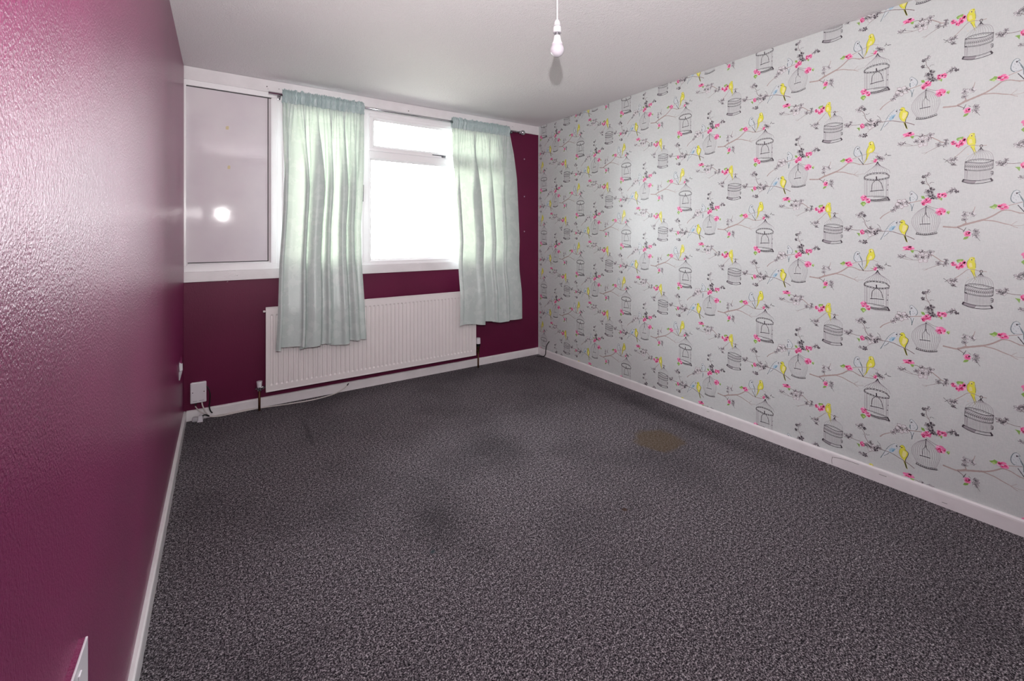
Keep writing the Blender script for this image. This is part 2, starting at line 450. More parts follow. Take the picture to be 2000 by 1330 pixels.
('S','t',18,21,[2758,-199,2876,-86,3022,70,3137,202,3266,261,3379,249,3519,198,3752,184]),
('B',0,2653,-313,121),
('B',0,2787,-280,94),
('B',0,2728,-504,73),
('S','k',19,9,[2396,-209,2518,-325]),
('S','k',19,9,[2442,-374,2518,-314]),
('S','k',19,9,[2548,-385,2683,-498]),
('S','k',19,9,[2683,-498,2846,-576]),
('S','k',20,20,[3627,181,3615,141,3588,122,3561,137,3549,176,3561,216,3588,235,3615,220,3627,181]),
('S','k',45,22,[3581,112,3567,10]),
('S','k',27,18,[3574,81,3498,-16]),
('S','k',36,18,[3581,81,3650,-24]),
('S','g',16,13,[3643,-14,3807,-91,3915,-240,3948,-474]),
('S','g',9,9,[3505,-15,3294,-154,3137,-311,3094,-458]),
('S','g',11,8,[3574,1,3367,-127,3233,-302,3195,-414]),
('S','g',11,8,[3574,1,3429,-122,3335,-293,3308,-384]),
('S','g',11,8,[3574,1,3482,-118,3424,-285,3407,-383]),
('S','g',11,8,[3574,1,3528,-114,3499,-278,3491,-383]),
('S','g',11,8,[3574,1,3566,-111,3562,-272,3560,-387]),
('S','g',11,8,[3574,1,3612,-107,3636,-265,3643,-400]),
('S','g',11,8,[3574,1,3657,-103,3710,-258,3725,-422]),
('S','g',11,8,[3574,1,3703,-99,3784,-252,3807,-444]),
('S','g',11,8,[3574,1,3748,-95,3857,-245,3888,-470]),
('S','k',20,20,[3087,-459,3266,-384,3463,-382,3602,-389,3793,-440,3961,-493]),
('S','k',25,25,[3087,-459,3294,-500,3491,-551,3698,-570,3874,-531,3961,-493]),
('S','k',18,18,[3080,-809,3237,-852,3449,-893,3657,-898,3861,-870,3931,-832]),
('S','k',14,14,[3080,-772,3237,-816,3449,-856,3657,-862,3861,-834,3931,-796]),
('S','k',14,14,[3094,-479,3080,-809]),
('S','k',13,13,[3944,-524,3931,-832]),
('S','k',36,32,[3072,-799,3152,-805]),
('S','g',13,10,[3099,-486,3144,-601,3143,-777]),
('S','g',10,9,[3153,-501,3105,-656,3091,-759]),
('S','k',10,10,[3145,-629,3137,-664,3117,-677,3100,-657,3098,-620,3112,-591,3132,-591]),
('S','g',12,10,[3159,-498,3203,-614,3200,-793]),
('S','g',10,9,[3213,-512,3164,-670,3149,-775]),
('S','k',10,10,[3204,-643,3195,-678,3176,-690,3159,-671,3157,-634,3171,-605,3191,-605]),
('S','g',12,10,[3219,-509,3261,-627,3258,-807]),
('S','g',10,9,[3272,-524,3222,-683,3206,-791]),
('S','k',10,10,[3262,-656,3254,-691,3234,-703,3218,-684,3215,-647,3229,-618,3250,-618]),
('S','g',12,10,[3278,-521,3319,-639,3315,-818]),
('S','g',10,9,[3331,-538,3280,-697,3263,-804]),
('S','k',10,10,[3321,-667,3312,-702,3293,-714,3276,-695,3274,-658,3288,-629,3308,-629]),
('S','g',12,10,[3337,-535,3377,-652,3372,-829]),
('S','g',10,9,[3390,-553,3338,-710,3321,-815]),
('S','k',10,10,[3379,-680,3370,-715,3351,-727,3334,-708,3332,-671,3346,-642,3366,-642]),
('S','g',12,10,[3396,-550,3435,-665,3429,-840]),
('S','g',10,9,[3448,-568,3396,-723,3378,-826]),
('S','k',10,10,[3436,-693,3428,-728,3409,-740,3392,-721,3390,-684,3404,-655,3424,-655]),
('S','g',12,10,[3454,-565,3492,-675,3487,-845]),
('S','g',10,9,[3506,-580,3454,-735,3435,-837]),
('S','k',10,10,[3494,-703,3485,-738,3466,-750,3450,-731,3448,-694,3461,-665,3481,-665]),
('S','g',12,10,[3512,-577,3550,-681,3544,-847]),
('S','g',10,9,[3565,-586,3512,-739,3492,-841]),
('S','k',10,10,[3551,-709,3543,-744,3524,-756,3508,-737,3506,-700,3519,-672,3539,-672]),
('S','g',12,10,[3571,-582,3608,-685,3601,-849]),
('S','g',10,9,[3623,-591,3570,-743,3550,-843]),
('S','k',10,10,[3609,-713,3601,-747,3582,-759,3566,-740,3564,-704,3577,-675,3597,-675]),
('S','g',12,10,[3629,-587,3665,-688,3658,-850]),
('S','g',10,9,[3681,-596,3628,-746,3607,-845]),
('S','k',10,10,[3667,-716,3659,-751,3640,-763,3623,-744,3621,-707,3635,-679,3654,-679]),
('S','g',12,10,[3687,-593,3723,-687,3715,-842]),
('S','g',10,9,[3739,-588,3685,-742,3664,-845]),
('S','k',10,10,[3724,-715,3716,-749,3697,-761,3681,-742,3679,-706,3692,-678,3712,-677]),
('S','g',12,10,[3745,-583,3780,-679,3771,-835]),
('S','g',10,9,[3797,-576,3743,-732,3720,-838]),
('S','k',10,10,[3781,-706,3773,-741,3754,-753,3738,-734,3736,-697,3750,-669,3769,-669]),
('S','g',12,10,[3803,-571,3837,-669,3827,-827]),
('S','g',10,9,[3855,-563,3800,-722,3777,-830]),
('S','k',10,10,[3838,-696,3830,-731,3811,-742,3795,-724,3793,-687,3807,-659,3826,-659]),
('S','g',12,10,[3861,-558,3893,-654,3882,-811]),
('S','g',10,9,[3911,-543,3856,-708,3833,-822]),
('S','k',10,10,[3894,-682,3886,-716,3868,-728,3852,-709,3850,-673,3863,-645,3882,-645]),
('S','g',12,10,[3917,-536,3945,-630,3931,-785]),
('S','g',10,9,[3961,-520,3909,-687,3888,-804]),
('S','k',10,10,[3947,-658,3938,-692,3920,-704,3904,-685,3902,-649,3915,-621,3934,-621]),
('S','k',11,9,[3112,-463,3135,-509,3158,-466]),
('S','k',11,9,[3187,-431,3210,-478,3233,-435]),
('S','k',11,9,[3262,-407,3284,-453,3307,-410]),
('S','k',11,9,[3338,-405,3360,-452,3383,-409]),
('S','k',11,9,[3413,-404,3435,-451,3458,-408]),
('S','k',11,9,[3487,-406,3510,-452,3532,-410]),
('S','k',11,9,[3561,-410,3584,-456,3606,-414]),
('S','k',11,9,[3634,-424,3656,-470,3678,-428]),
('S','k',11,9,[3705,-443,3727,-489,3749,-447]),
('S','k',11,9,[3776,-462,3797,-508,3819,-466]),
('S','k',11,9,[3846,-484,3867,-530,3889,-488]),
('S','g',13,9,[3083,-810,3077,-1233]),
('S','g',12,9,[3128,-822,3122,-1247]),
('S','g',12,9,[3174,-835,3168,-1261]),
('S','g',12,9,[3219,-847,3213,-1276]),
('S','g',12,9,[3264,-857,3258,-1285]),
('S','g',12,9,[3309,-866,3303,-1292]),
('S','g',12,9,[3354,-874,3348,-1299]),
('S','g',12,9,[3398,-883,3392,-1306]),
('S','g',12,9,[3442,-891,3437,-1313]),
('S','g',12,9,[3487,-894,3481,-1313]),
('S','g',12,9,[3531,-895,3525,-1312]),
('S','g',12,9,[3575,-896,3569,-1311]),
('S','g',12,9,[3618,-897,3613,-1310]),
('S','g',12,9,[3662,-898,3656,-1309]),
('S','g',12,9,[3705,-892,3700,-1300]),
('S','g',12,9,[3748,-886,3743,-1291]),
('S','g',12,9,[3791,-880,3786,-1282]),
('S','g',12,9,[3834,-874,3829,-1274]),
('S','g',12,9,[3877,-861,3872,-1266]),
('S','g',20,14,[3094,-848,3083,-1240]),
('S','g',20,14,[3159,-841,3147,-1231]),
('S','k',21,21,[3054,-1223,3237,-1281,3449,-1313,3657,-1309,3868,-1266]),
('S','g',18,18,[3054,-1268,3237,-1326,3449,-1358,3657,-1353,3868,-1310]),
('S','k',25,27,[2993,-1313,3180,-1401,3379,-1444,3657,-1435,3925,-1379]),
('S','k',68,46,[3062,-1211,3007,-1311]),
('S','k',44,66,[3861,-1247,3915,-1369]),
('F','G',[3051,-1223,3237,-1281,3449,-1313,3379,-1444,3180,-1401,2993,-1313]),
('S','k',24,24,[3861,-979,3935,-960]),
('S','k',24,24,[3861,-1043,3935,-1045]),
('S','k',24,24,[3874,-1112,3928,-1106]),
('S','k',18,18,[3939,-970,3928,-1109]),
('S','t',39,21,[97,-2884,200,-2751,329,-2647,532,-2515]),
('B',0,620,-2461,109),
('B',0,744,-2328,104),
('B',1,928,-2171,222),
('B',0,1146,-2145,98),
('S','t',30,27,[1170,-2173,1325,-2133,1501,-2097,1663,-2064]),
('F','w',[1242,-1628,1301,-1588,1395,-1669,1477,-1798,1507,-1918,1466,-2033,1384,-2076,1336,-2428,1301,-2543,1254,-2222,1230,-2053,1242,-1879,1265,-1797,1230,-1708]),
('S','o',12,29,[1301,-1588,1431,-1726,1501,-1856,1495,-1982,1442,-2060]),
('S','o',39,29,[1242,-1871,1236,-1974,1254,-2073]),
('S','o',22,25,[1254,-2207,1295,-2356,1310,-2534]),
('S','o',17,29,[1372,-2203,1325,-2399,1295,-2552]),
('F','k',[1322,-1734,1315,-1757,1299,-1769,1282,-1762,1275,-1741,1282,-1718,1299,-1706,1315,-1713]),
('S','o',15,12,[1301,-1588,1236,-1644,1242,-1722,1265,-1813]),
('S','o',12,10,[1336,-1990,1372,-2016]),
('S','o',12,10,[1395,-1950,1425,-1992]),
('S','o',12,10,[1336,-1865,1360,-1908]),
('F','e',[1631,-1856,1735,-1866,1782,-1998,1659,-1979]),
('K',1875,-2072,121,146),
('K',1735,-2170,98,132),
('S','T',17,19,[1810,-1020,1819,-1196,1903,-1362,1940,-1483]),
('S','T',12,12,[1772,-1278,1903,-1375]),
('B',2,1735,-953,76),
('B',0,1866,-888,96),
('B',2,1701,-1231,76),
('B',2,1968,-1630,138),
('B',2,2033,-1921,113),
('B',0,1857,-1671,106),
('B',0,1903,-1853,101),
('B',0,2607,-1723,103),
('B',0,2703,-1648,97),
('B',2,2833,-1738,68),
('B',0,2124,-1970,85),
('S','k',14,10,[1940,-1307,1977,-1252,2088,-1263]),
('S','k',24,19,[1940,-1483,1977,-1654,2033,-1896]),
('S','k',14,12,[1885,-798,1940,-779]),
('K',2251,-1883,83,114),
('K',2413,-1863,100,123),
('F','e',[2296,-1980,2363,-2007,2338,-2122,2287,-2068]),
('F','O',[2224,-2004,2278,-1983,2251,-2074]),
('S','T',14,12,[2484,-1803,2554,-1768]),
('S','T',17,14,[1791,-2274,1959,-2385,2088,-2450,2233,-2487]),
('K',2305,-2622,171,178),
('F','e',[2484,-2663,2546,-2603,2616,-2651,2563,-2759]),
('F','E',[2537,-2604,2607,-2591,2607,-2677,2554,-2675]),
('S','g',14,14,[1810,-2365,1772,-2386,1595,-2507,1437,-2679,1320,-2897,1306,-3150,1389,-3365,1487,-3567]),
('S','g',11,10,[1810,-2365,1777,-2386,1618,-2498,1476,-2676,1373,-2891,1362,-3143,1437,-3360,1525,-3571]),
('S','g',11,10,[1810,-2365,1781,-2385,1645,-2493,1523,-2672,1435,-2884,1428,-3134,1493,-3353,1570,-3575]),
('S','g',11,10,[1810,-2365,1787,-2384,1675,-2489,1576,-2668,1506,-2876,1502,-3125,1557,-3345,1621,-3579]),
('S','g',11,10,[1810,-2365,1793,-2383,1709,-2485,1634,-2663,1583,-2868,1584,-3114,1627,-3337,1677,-3582]),
('S','g',11,10,[1810,-2365,1800,-2382,1745,-2481,1696,-2658,1665,-2858,1671,-3103,1702,-3329,1736,-3584]),
('S','g',11,10,[1810,-2365,1806,-2381,1782,-2477,1760,-2653,1750,-2849,1760,-3091,1779,-3319,1798,-3587]),
('S','g',11,10,[1810,-2365,1813,-2379,1820,-2475,1825,-2648,1836,-2839,1850,-3079,1857,-3310,1860,-3581]),
('S','g',11,10,[1810,-2365,1820,-2378,1857,-2474,1889,-2643,1920,-2830,1939,-3068,1934,-3301,1921,-3568]),
('S','g',11,10,[1810,-2365,1827,-2377,1892,-2473,1949,-2638,2000,-2821,2023,-3057,2007,-3293,1979,-3555]),
('S','g',11,10,[1810,-2365,1833,-2376,1925,-2473,2006,-2634,2075,-2813,2101,-3047,2074,-3285,2033,-3543]),
('S','g',11,10,[1810,-2365,1838,-2375,1955,-2473,2057,-2630,2142,-2805,2172,-3037,2135,-3278,2082,-3531]),
('S','g',11,10,[1810,-2365,1843,-2374,1981,-2474,2101,-2626,2200,-2799,2233,-3029,2189,-3271,2124,-3519]),
('S','g',14,14,[1810,-2365,1847,-2374,2003,-2480,2139,-2623,2250,-2793,2285,-3023,2234,-3266,2161,-3508]),
('S','k',34,34,[1439,-3644,1621,-3685,1866,-3692,2188,-3619]),
('S','k',19,19,[1468,-3571,1640,-3623,1866,-3631,2170,-3549]),
('S','k',48,48,[1782,-2370,1838,-2360]),
('S','k',15,15,[1468,-3576,1487,-3638]),
('S','k',15,15,[1537,-3595,1556,-3657]),
('S','k',15,15,[1606,-3613,1625,-3675]),
('S','k',14,14,[1676,-3624,1695,-3686]),
('S','k',14,14,[1747,-3627,1766,-3688]),
('S','k',14,14,[1817,-3629,1836,-3691]),
('S','k',14,14,[1888,-3625,1907,-3686]),
('S','k',14,14,[1959,-3606,1978,-3667]),
('S','k',14,14,[2030,-3587,2048,-3648]),
('S','k',14,14,[2100,-3568,2118,-3629]),
('S','k',14,14,[2170,-3549,2188,-3609]),
('S','k',22,17,[1801,-2412,1791,-2704]),
('S','k',12,12,[1791,-2717,1697,-2861,1678,-3170]),
('S','k',17,10,[1810,-2739,1866,-2829,1940,-2916]),
('S','k',29,29,[1583,-3189,1772,-3176,1959,-3176]),
('S','k',14,14,[1825,-2686,1816,-2719,1797,-2730,1782,-2711,1782,-2676,1797,-2651,1816,-2655,1825,-2685]),
('B',0,-1307,-3381,118),
('B',0,-1189,-3420,97),
('B',0,-1122,-3266,85),
('B',0,-775,-2684,127),
('B',0,-646,-2593,103),
('B',2,-533,-2713,71),
('B',1,-287,-3552,215),
('B',0,-271,-3343,94),
('B',2,-76,-3577,112),
('B',0,31,-3459,97),
('B',0,-453,-3536,102),
('B',2,-517,-4051,114),
('B',0,-702,-4038,79),
('S','T',19,21,[-1089,-3411,-890,-3443,-710,-3438]),
('K',-629,-3547,97,131),
('F','e',[-882,-3591,-727,-3600,-751,-3784,-816,-3658]),
('S','T',21,24,[-710,-2733,-597,-2833,-517,-3016,-501,-3151,-374,-3363]),
('S','k',18,10,[-469,-2949,-437,-3002,-311,-2950]),
('S','k',16,11,[-549,-3032,-613,-3014]),
('S','k',13,13,[-15,-3158,77,-3257,108,-3366]),
('S','T',10,10,[-76,-3674,-295,-3797,-421,-3912]),
('S','T',26,31,[77,-3469,184,-3514,395,-3510,617,-3549,849,-3641,1050,-3710,1261,-3820,1399,-3908]),
('S','T',18,13,[184,-3514,108,-3385]),
('F','w',[320,-3439,410,-3288,528,-3132,646,-3015,734,-2999,777,-3066,734,-3224,646,-3392,558,-3505,454,-3526,290,-3732,123,-3941,230,-3668]),
('F','u',[440,-3396,543,-3262,675,-3236,719,-3265,631,-3414,558,-3495,469,-3504]),
('F','n',[573,-3350,675,-3273,617,-3427,565,-3446]),
('S','o',20,13,[320,-3458,440,-3244,573,-3086,675,-3006]),
('S','o',15,28,[312,-3488,230,-3687,116,-3938]),
('S','o',23,15,[440,-3567,350,-3681,245,-3780]),
('F','k',[763,-3096,755,-3122,737,-3135,718,-3129,710,-3107,718,-3081,737,-3068,755,-3074]),
('S','o',10,10,[734,-2999,780,-3074,734,-3224]),
('S','o',10,10,[395,-3348,417,-3400]),
('S','o',10,10,[454,-3279,484,-3321]),
('S','o',10,10,[514,-3211,543,-3243]),
('S','o',10,10,[573,-3142,602,-3174]),
('F','y',[864,-3049,907,-2985,993,-2969,1050,-3032,1078,-3157,1163,-3232,1170,-3360,1106,-3540,1050,-3682,964,-3645,893,-3529,842,-3390,849,-3258,893,-3137]),
('F','Y',[979,-3213,1113,-3261,1085,-3452,993,-3564,936,-3464]),
('S','k',17,25,[1050,-3144,1170,-3250,1156,-3400,1085,-3582,1071,-3696]),
('S','O',12,15,[878,-3158,839,-3316,854,-3463,936,-3614]),
('F','O',[993,-3713,1067,-3706,1156,-4057,1092,-4025]),
('F','e',[1035,-3759,1071,-3752,1127,-3998,1099,-4005]),
('F','k',[959,-3087,952,-3109,936,-3121,919,-3116,913,-3096,919,-3073,936,-3062,952,-3067]),
('F','k',[894,-3066,887,-3088,871,-3100,855,-3094,848,-3075,855,-3052,871,-3040,887,-3046]),
('S','O',10,10,[907,-2985,993,-2969,1050,-3042]),
]
# ------------------------------------------------------------------ the room
structure(box('floor', (-.12, REAR-.12, -.1), (W+.12, .25, 0), 'carpet'))
structure(box('ceiling', (-.12, REAR-.12, H), (W+.12, .25, H+.12), 'ceiling'))
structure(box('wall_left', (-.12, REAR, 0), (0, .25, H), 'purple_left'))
wall_right = structure(box('wall_right', (W, REAR, 0), (W+.12, .25, H), 'paper'))
structure(box('wall_rear', (-.12, REAR-.12, 0), (W+.12, REAR, H), 'white_gloss'))
WX = 2.50                                    # right edge of the window opening
bm = bmesh.new()
bm_box(bm, (0, 0, 0), (W, .25, .9895)); bm_box(bm, (WX, 0, .9895), (W, .25, 2.279)); bm_box(bm, (0, .0, 2.279), (W, .25, H))
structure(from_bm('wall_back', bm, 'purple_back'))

def skirting(name, a, b, inward):
    # hand-painted board: square face, rounded top, slightly uneven
    random.seed(name); bm = bmesh.new(); a, b, n = Vector(a), Vector(b), Vector(inward)
    L = (b-a).length; N = int(L/.05); prof = [(0, 0), (.0150, 0), (.0150, .056), (.0138, .0625), (.0095, .0665), (0, .0675)]
    rows = []
    for i in range(N+1):
        p = a+(b-a)*(i/N); j = random.uniform(-.0006, .0006)
        rows.append([bm.verts.new(p+n*(d+(j if d else 0))+Vector((0, 0, h+(j if h else 0)))) for d, h in prof])
    for r, s in zip(rows, rows[1:]):
        for k in range(len(prof)-1): bm.faces.new((r[k], r[k+1], s[k+1], s[k]))
        bm.faces.new((r[-1], r[0], s[0], s[-1]))
    bm.faces.new(rows[0][::-1]); bm.faces.new(rows[-1]); bmesh.ops.recalc_face_normals(bm, faces=bm.faces)
    return structure(from_bm(name, bm, 'white_gloss'))
skirting('baseboard_left', (0, REAR, 0), (0, 0, 0), (1, 0, 0))
br = skirting('baseboard_right', (W, REAR, 0), (W, 0, 0), (-1, 0, 0))
for pts in ([(-2.622, .008), (-2.621, .026), (-2.623, .042)], [(-2.622, .043), (-2.65, .050), (-2.69, .0545), (-2.74, .0548)], [(-2.823, .0437), (-2.852, .044)], [(-1.897, .0445), (-1.915, .0465)], [(-3.05, .020), (-3.068, .021)]):
    tube('paint_crack', [(W-.0152, y, z) for y, z in pts], .0009, 'hole', br, 5)
bb_ = skirting('baseboard_back', (.015, 0, 0), (W-.015, 0, 0), (0, -1, 0))
skirting('baseboard_rear', (.015, REAR, 0), (W-.015, REAR, 0), (0, 1, 0))

structure(box('ground_unseen', (-30, .9, -2.8), (32, 60, -2.7), 'grass'))  # out of view; added to cut the bright light from below the horizon

# ---- printed wallpaper: hung in half-drop lengths, the print is flat ink on each length
PITCH, REP = .5425, .546
INKS = ['paper'] + ['ink_'+k for k in INK]; IDX = {k: i+1 for i, k in enumerate(INK)}
def unit_shapes():
    rnd = random.Random(7); polys = []           # (layer, ink, [(u,v)...])
    def stroke(col, w0, w1, pts, layer=3):
        pp = catmull([(u, v, 0) for u, v in pts], 4 if len(pts) > 2 else 1); n = len(pp)
        if n < 2: return
        L, R = [], []
        for i, p in enumerate(pp):
            d = (pp[min(i+1, n-1)]-pp[max(i-1, 0)]); d = d.normalized() if d.length else Vector((1, 0, 0)); nn = Vector((-d.y, d.x, 0))
            w = (w0+(w1-w0)*i/(n-1))/2*(1+.12*math.sin(i*2.1)); L.append(p+nn*w); R.append(p-nn*w)
        for i in range(n-1): polys.append((layer, col, [tuple(q[:2]) for q in (L[i], L[i+1], R[i+1], R[i])]))
    def blob(col, x, y, rx, ry, layer, n=9, wob=.22, rot=0):
        pts = []
        for k in range(n):
            a = 2*math.pi*k/n; f = 1+rnd.uniform(-wob, wob); px, py = rx*f*math.cos(a), ry*f*math.sin(a)
            pts.append((x+px*math.cos(rot)-py*math.sin(rot), y+px*math.sin(rot)+py*math.cos(rot)))
        polys.append((layer, col, pts))
    S_ = 1e-4
    for it in PRINT:
        if it[0] == 'S':
            _, col, w0, w1, c = it; kw = 1.25 if col == 't' else 1.0; stroke(col, w0*S_*kw, w1*S_*kw, [(c[i]*S_, c[i+1]*S_) for i in range(0, len(c), 2)], 4 if col in 'kO' else 3)
        elif it[0] == 'F':
            _, col, c = it; lay = {'w': 1, 'y': 1, 'G': 1, 'e': 2, 'O': 2, 'u': 2, 'Y': 2, 'E': 3, 'n': 3}.get(col, 4)
            polys.append((lay, col, [(c[i]*S_, c[i+1]*S_) for i in range(0, len(c), 2)]))
        elif it[0] == 'B':                        # ink-drawn blossom
            _, ty, u, v, r = it; u *= S_; v *= S_; r *= S_*1.15; a0 = rnd.uniform(0, 6.28)
            for k in range(5):
                a = a0+k*1.2566+rnd.uniform(-.25, .25); px, py = u+.58*r*math.cos(a), v+.58*r*math.sin(a)
                blob('W', px, py, .46*r, .36*r, 2, 7, .15, a)
                if ty == 2: blob('k', px, py, .34*r, .22*r, 4, 6, .3, a)
                R_ = r*rnd.uniform(.9, 1.1); w = .0011
                tip = (u+R_*math.cos(a), v+R_*math.sin(a))
                for sg in (-1, 1):
                    mid = (u+.7*r*math.cos(a+sg*.5), v+.7*r*math.sin(a+sg*.5))
                    if ty == 1 or rnd.random() < .75: stroke('T' if ty == 1 else 'k', w*.7, w, [(u+.2*r*math.cos(a+sg*.3), v+.2*r*math.sin(a+sg*.3)), mid, tip], 4)
                if rnd.random() < .85:
                    f0, f1 = (.15, .5) if ty == 1 else (.1, .85)
                    stroke('k', .0016 if ty != 1 else .0013, .0008, [(u+f0*r*math.cos(a+.15), v+f0*r*math.sin(a+.15)), (u+f1*r*math.cos(a+.05), v+f1*r*math.sin(a+.05))], 4)
            blob('k', u, v, .2*r, .17*r, 4, 7); blob('W', u+.02*r, v, .09*r, .07*r, 5, 6)
            for k in range(3 if ty != 1 else 6):
                a = rnd.uniform(0, 6.28); f = rnd.uniform(.45, 1.05); blob('k', u+f*r*math.cos(a), v+f*r*math.sin(a), .0012, .001, 5, 5)
        elif it[0] == 'K':                        # pink blossom
            _, u, v, rx, ry = it; u *= S_; v *= S_; rx *= S_*1.12; ry *= S_*1.12; a0 = rnd.uniform(0, 6.28)
            for k in range(6):
                a = a0+k*1.047+rnd.uniform(-.2, .2); blob(('L', 'p', 'p')[k % 3], u+.55*rx*math.cos(a), v+.55*ry*math.sin(a), .46*rx, .42*ry, 2, 8, .2)
            for k in range(7):
                a = rnd.uniform(0, 6.28); f = rnd.uniform(.1, .75); blob('P', u+f*rx*math.cos(a), v+f*ry*math.sin(a)-.1*ry, .22*rx, .16*ry, 3, 7, .35, rnd.uniform(0, 3))
            for k in range(3):
                a = rnd.uniform(0, 6.28); f = rnd.uniform(0, .6); blob('L', u+f*rx*math.cos(a), v+f*ry*math.sin(a), .09*rx, .08*ry, 4, 6, .3)
    polys.sort(key=lambda q: q[0])
    return polys
UNIT = unit_shapes()
def strip_mesh(n):
    ya = -2.813+PITCH*n; y_lo, y_hi = ya-.30, ya-.30+PITCH
    bm = bmesh.new()
    def face(pts, mi):
        try: f = bm.faces.new([bm.verts.new(p) for p in pts]); f.material_index = mi
        except ValueError: pass
    x0 = W-.0008; g = .0002
    yl, yh = max(y_lo+g, REAR+.001), min(y_hi-g, -.0005)
    if yh > yl: face([(x0, yl, .066), (x0, yh, .066), (x0, yh, H-.0005), (x0, yl, H-.0005)], 0)
    z_first = 1.062 + (REP/2 if n % 2 else 0)
    for k in range(-4, 4):
        za = z_first+REP*k
        if za < -.4 or za > H+.4: continue
        for pi, (lay, col, pts) in enumerate(UNIT):
            ys = [ya-u for u, v in pts]; zs = [za+v for u, v in pts]
            if min(zs) > H-.001 or max(zs) < .07 or min(ys) > -.001 or max(ys) < REAR: continue
            ys = [max(min(y, -.0008), REAR+.001) for y in ys]; zs = [min(z, H-.0008) for z in zs]
            face([(x0-.0001-1.6e-7*pi, y, z) for y, z in zip(ys, zs)], IDX[col])
    return bm
for n in range(-2, 6):
    o = from_bm('wallpaper_strip', strip_mesh(n), INKS, wall_right)

# ---- white trim above and below the window band
tr = structure(box('trim_1', (0, -.012, 2.272), (W-.001, 0, 2.3585), 'white_gloss', None, .002, 2))
for x, z, r in ((.481, 2.309, .004), (.558, 2.305, .0028), (1.543, 2.30, .0045), (.60, 2.306, .002), (.487, 2.293, .002), (2.48, 2.305, .003), (2.62, 2.315, .003)):
    lathe('screw_hole', [(r, 0), (r*.9, -.0006)], 'hole', tr, (x, -.012, z), 10, 'y')
tr2 = structure(box('trim_2', (0, -.018, .922), (WX, -.0002, .990), 'white_gloss', None, .002, 2))
random.seed(5); bm = bmesh.new()                   # blistered paint on the sill board
for k in range(26):
    x = .27+random.gauss(0, .022); z = .957+random.gauss(0, .014); a = random.uniform(0, 3.1); l = random.uniform(.004, .013)
    bm_tube(bm, catmull([(x-l*math.cos(a), -.0182, z-l*math.sin(a)*.6), (x+.003*math.sin(a), -.0188, z+.003), (x+l*math.cos(a), -.0182, z+l*math.sin(a)*.6)], 3), .0009, 5)
from_bm('paint_blister', bm, 'white_gloss', tr2, True)

# ---- blank infill panel unit, window_2
w2 = structure(empty('window_2', (.27, .02, .99)))
def part(parent, name, lo, hi, m_, bev=.0015): return keep(box(name, lo, hi, m_, None, bev, 2), parent)
part(w2, 'top_rail', (0, -.002, 2.237), (.546, .06, 2.279), 'upvc')
part(w2, 'bottom_rail', (0, -.002, .990), (.546, .06, 1.028), 'upvc')
part(w2, 'side_stile', (0, -.002, 1.028), (.012, .06, 2.237), 'upvc')
part(w2, 'side_stile', (.515, -.002, 1.028), (.546, .06, 2.237), 'upvc')
def bead(parent, a, b, inward, w=.02, d=.022, y=-.002, m_='upvc'):
    # sloping glazing bead: from the frame face down to the pane
    bm = bmesh.new(); a, b, n = Vector(a), Vector(b), Vector(inward)
    t_ = (b-a).normalized(); rows = []
    for p, s in ((a, 1), (b, -1)):
        rows.append([bm.verts.new(q) for q in (p+Vector((0, y, 0)), p+n*.006+t_*s*.006+Vector((0, y, 0)), p+n*w+t_*s*w+Vector((0, y+d, 0)), p+n*w+t_*s*w+Vector((0, y+d+.006, 0)), p+Vector((0, y+d+.006, 0)))])
    for k in range(5): bm.faces.new((rows[0][k], rows[0][(k+1) % 5], rows[1][(k+1) % 5], rows[1][k]))
    bm.faces.new(rows[0]); bm.faces.new(rows[1][::-1]); bmesh.ops.recalc_face_normals(bm, faces=bm.faces)
    return keep(from_bm('glazing_bead', bm, m_), parent)
def beads(parent, x0, x1, z0, z1, w=.02, d=.022, y=-.002):
    bead(parent, (x0, 0, z0), (x1, 0, z0), (0, 0, 1), w, d, y); bead(parent, (x1, 0, z1), (x0, 0, z1), (0, 0, -1), w, d, y)
    bead(parent, (x1, 0, z0), (x1, 0, z1), (-1, 0, 0), w, d, y); bead(parent, (x0, 0, z1), (x0, 0, z0), (1, 0, 0), w, d, y)
def gasket(parent, x0, x1, z0, z1, y, g=.0035):
    bm = bmesh.new()
    for lo, hi in (((x0, z0), (x1, z0+g)), ((x0, z1-g), (x1, z1)), ((x0, z0+g), (x0+g, z1-g)), ((x1-g, z0+g), (x1, z1-g))): bm_box(bm, (lo[0], y, lo[1]), (hi[0], y+.004, hi[1]))
    return keep(from_bm('gasket', bm, 'gasket'), parent)
bead(w2, (.012, 0, 1.028), (.515, 0, 1.028), (0, 0, 1)); bead(w2, (.515, 0, 1.028), (.515, 0, 2.237), (-1, 0, 0), .022, .022)
pn = keep(box('infill_panel', (.012, .016, 1.028), (.515, .03, 2.237), 'infill', None), w2); pn['label'] = 'glossy blank white infill panel'
keep(box('gasket', (.012, .0135, 2.2320), (.515, .0165, 2.237), 'gasket'), w2); keep(box('gasket', (.487, .0135, 1.048), (.4925, .0165, 2.2335), 'gasket'), w2); keep(box('gasket', (.02, .0135, 1.0465), (.4925, .0165, 1.0515), 'gasket'), w2)
random.seed(2)
for x, z in ((.242, 1.983), (.250, 1.709)):        # old adhesive marks
    bm = bmesh.new()
    for k in range(7): bm_box(bm, (x+random.uniform(-.010, .003), .0150+.0001*k, z+random.uniform(-.012, .008)), (x+random.uniform(.004, .011), .0162, z+random.uniform(.006, .013)))
    keep(from_bm('adhesive_mark', bm, 'residue'), w2)

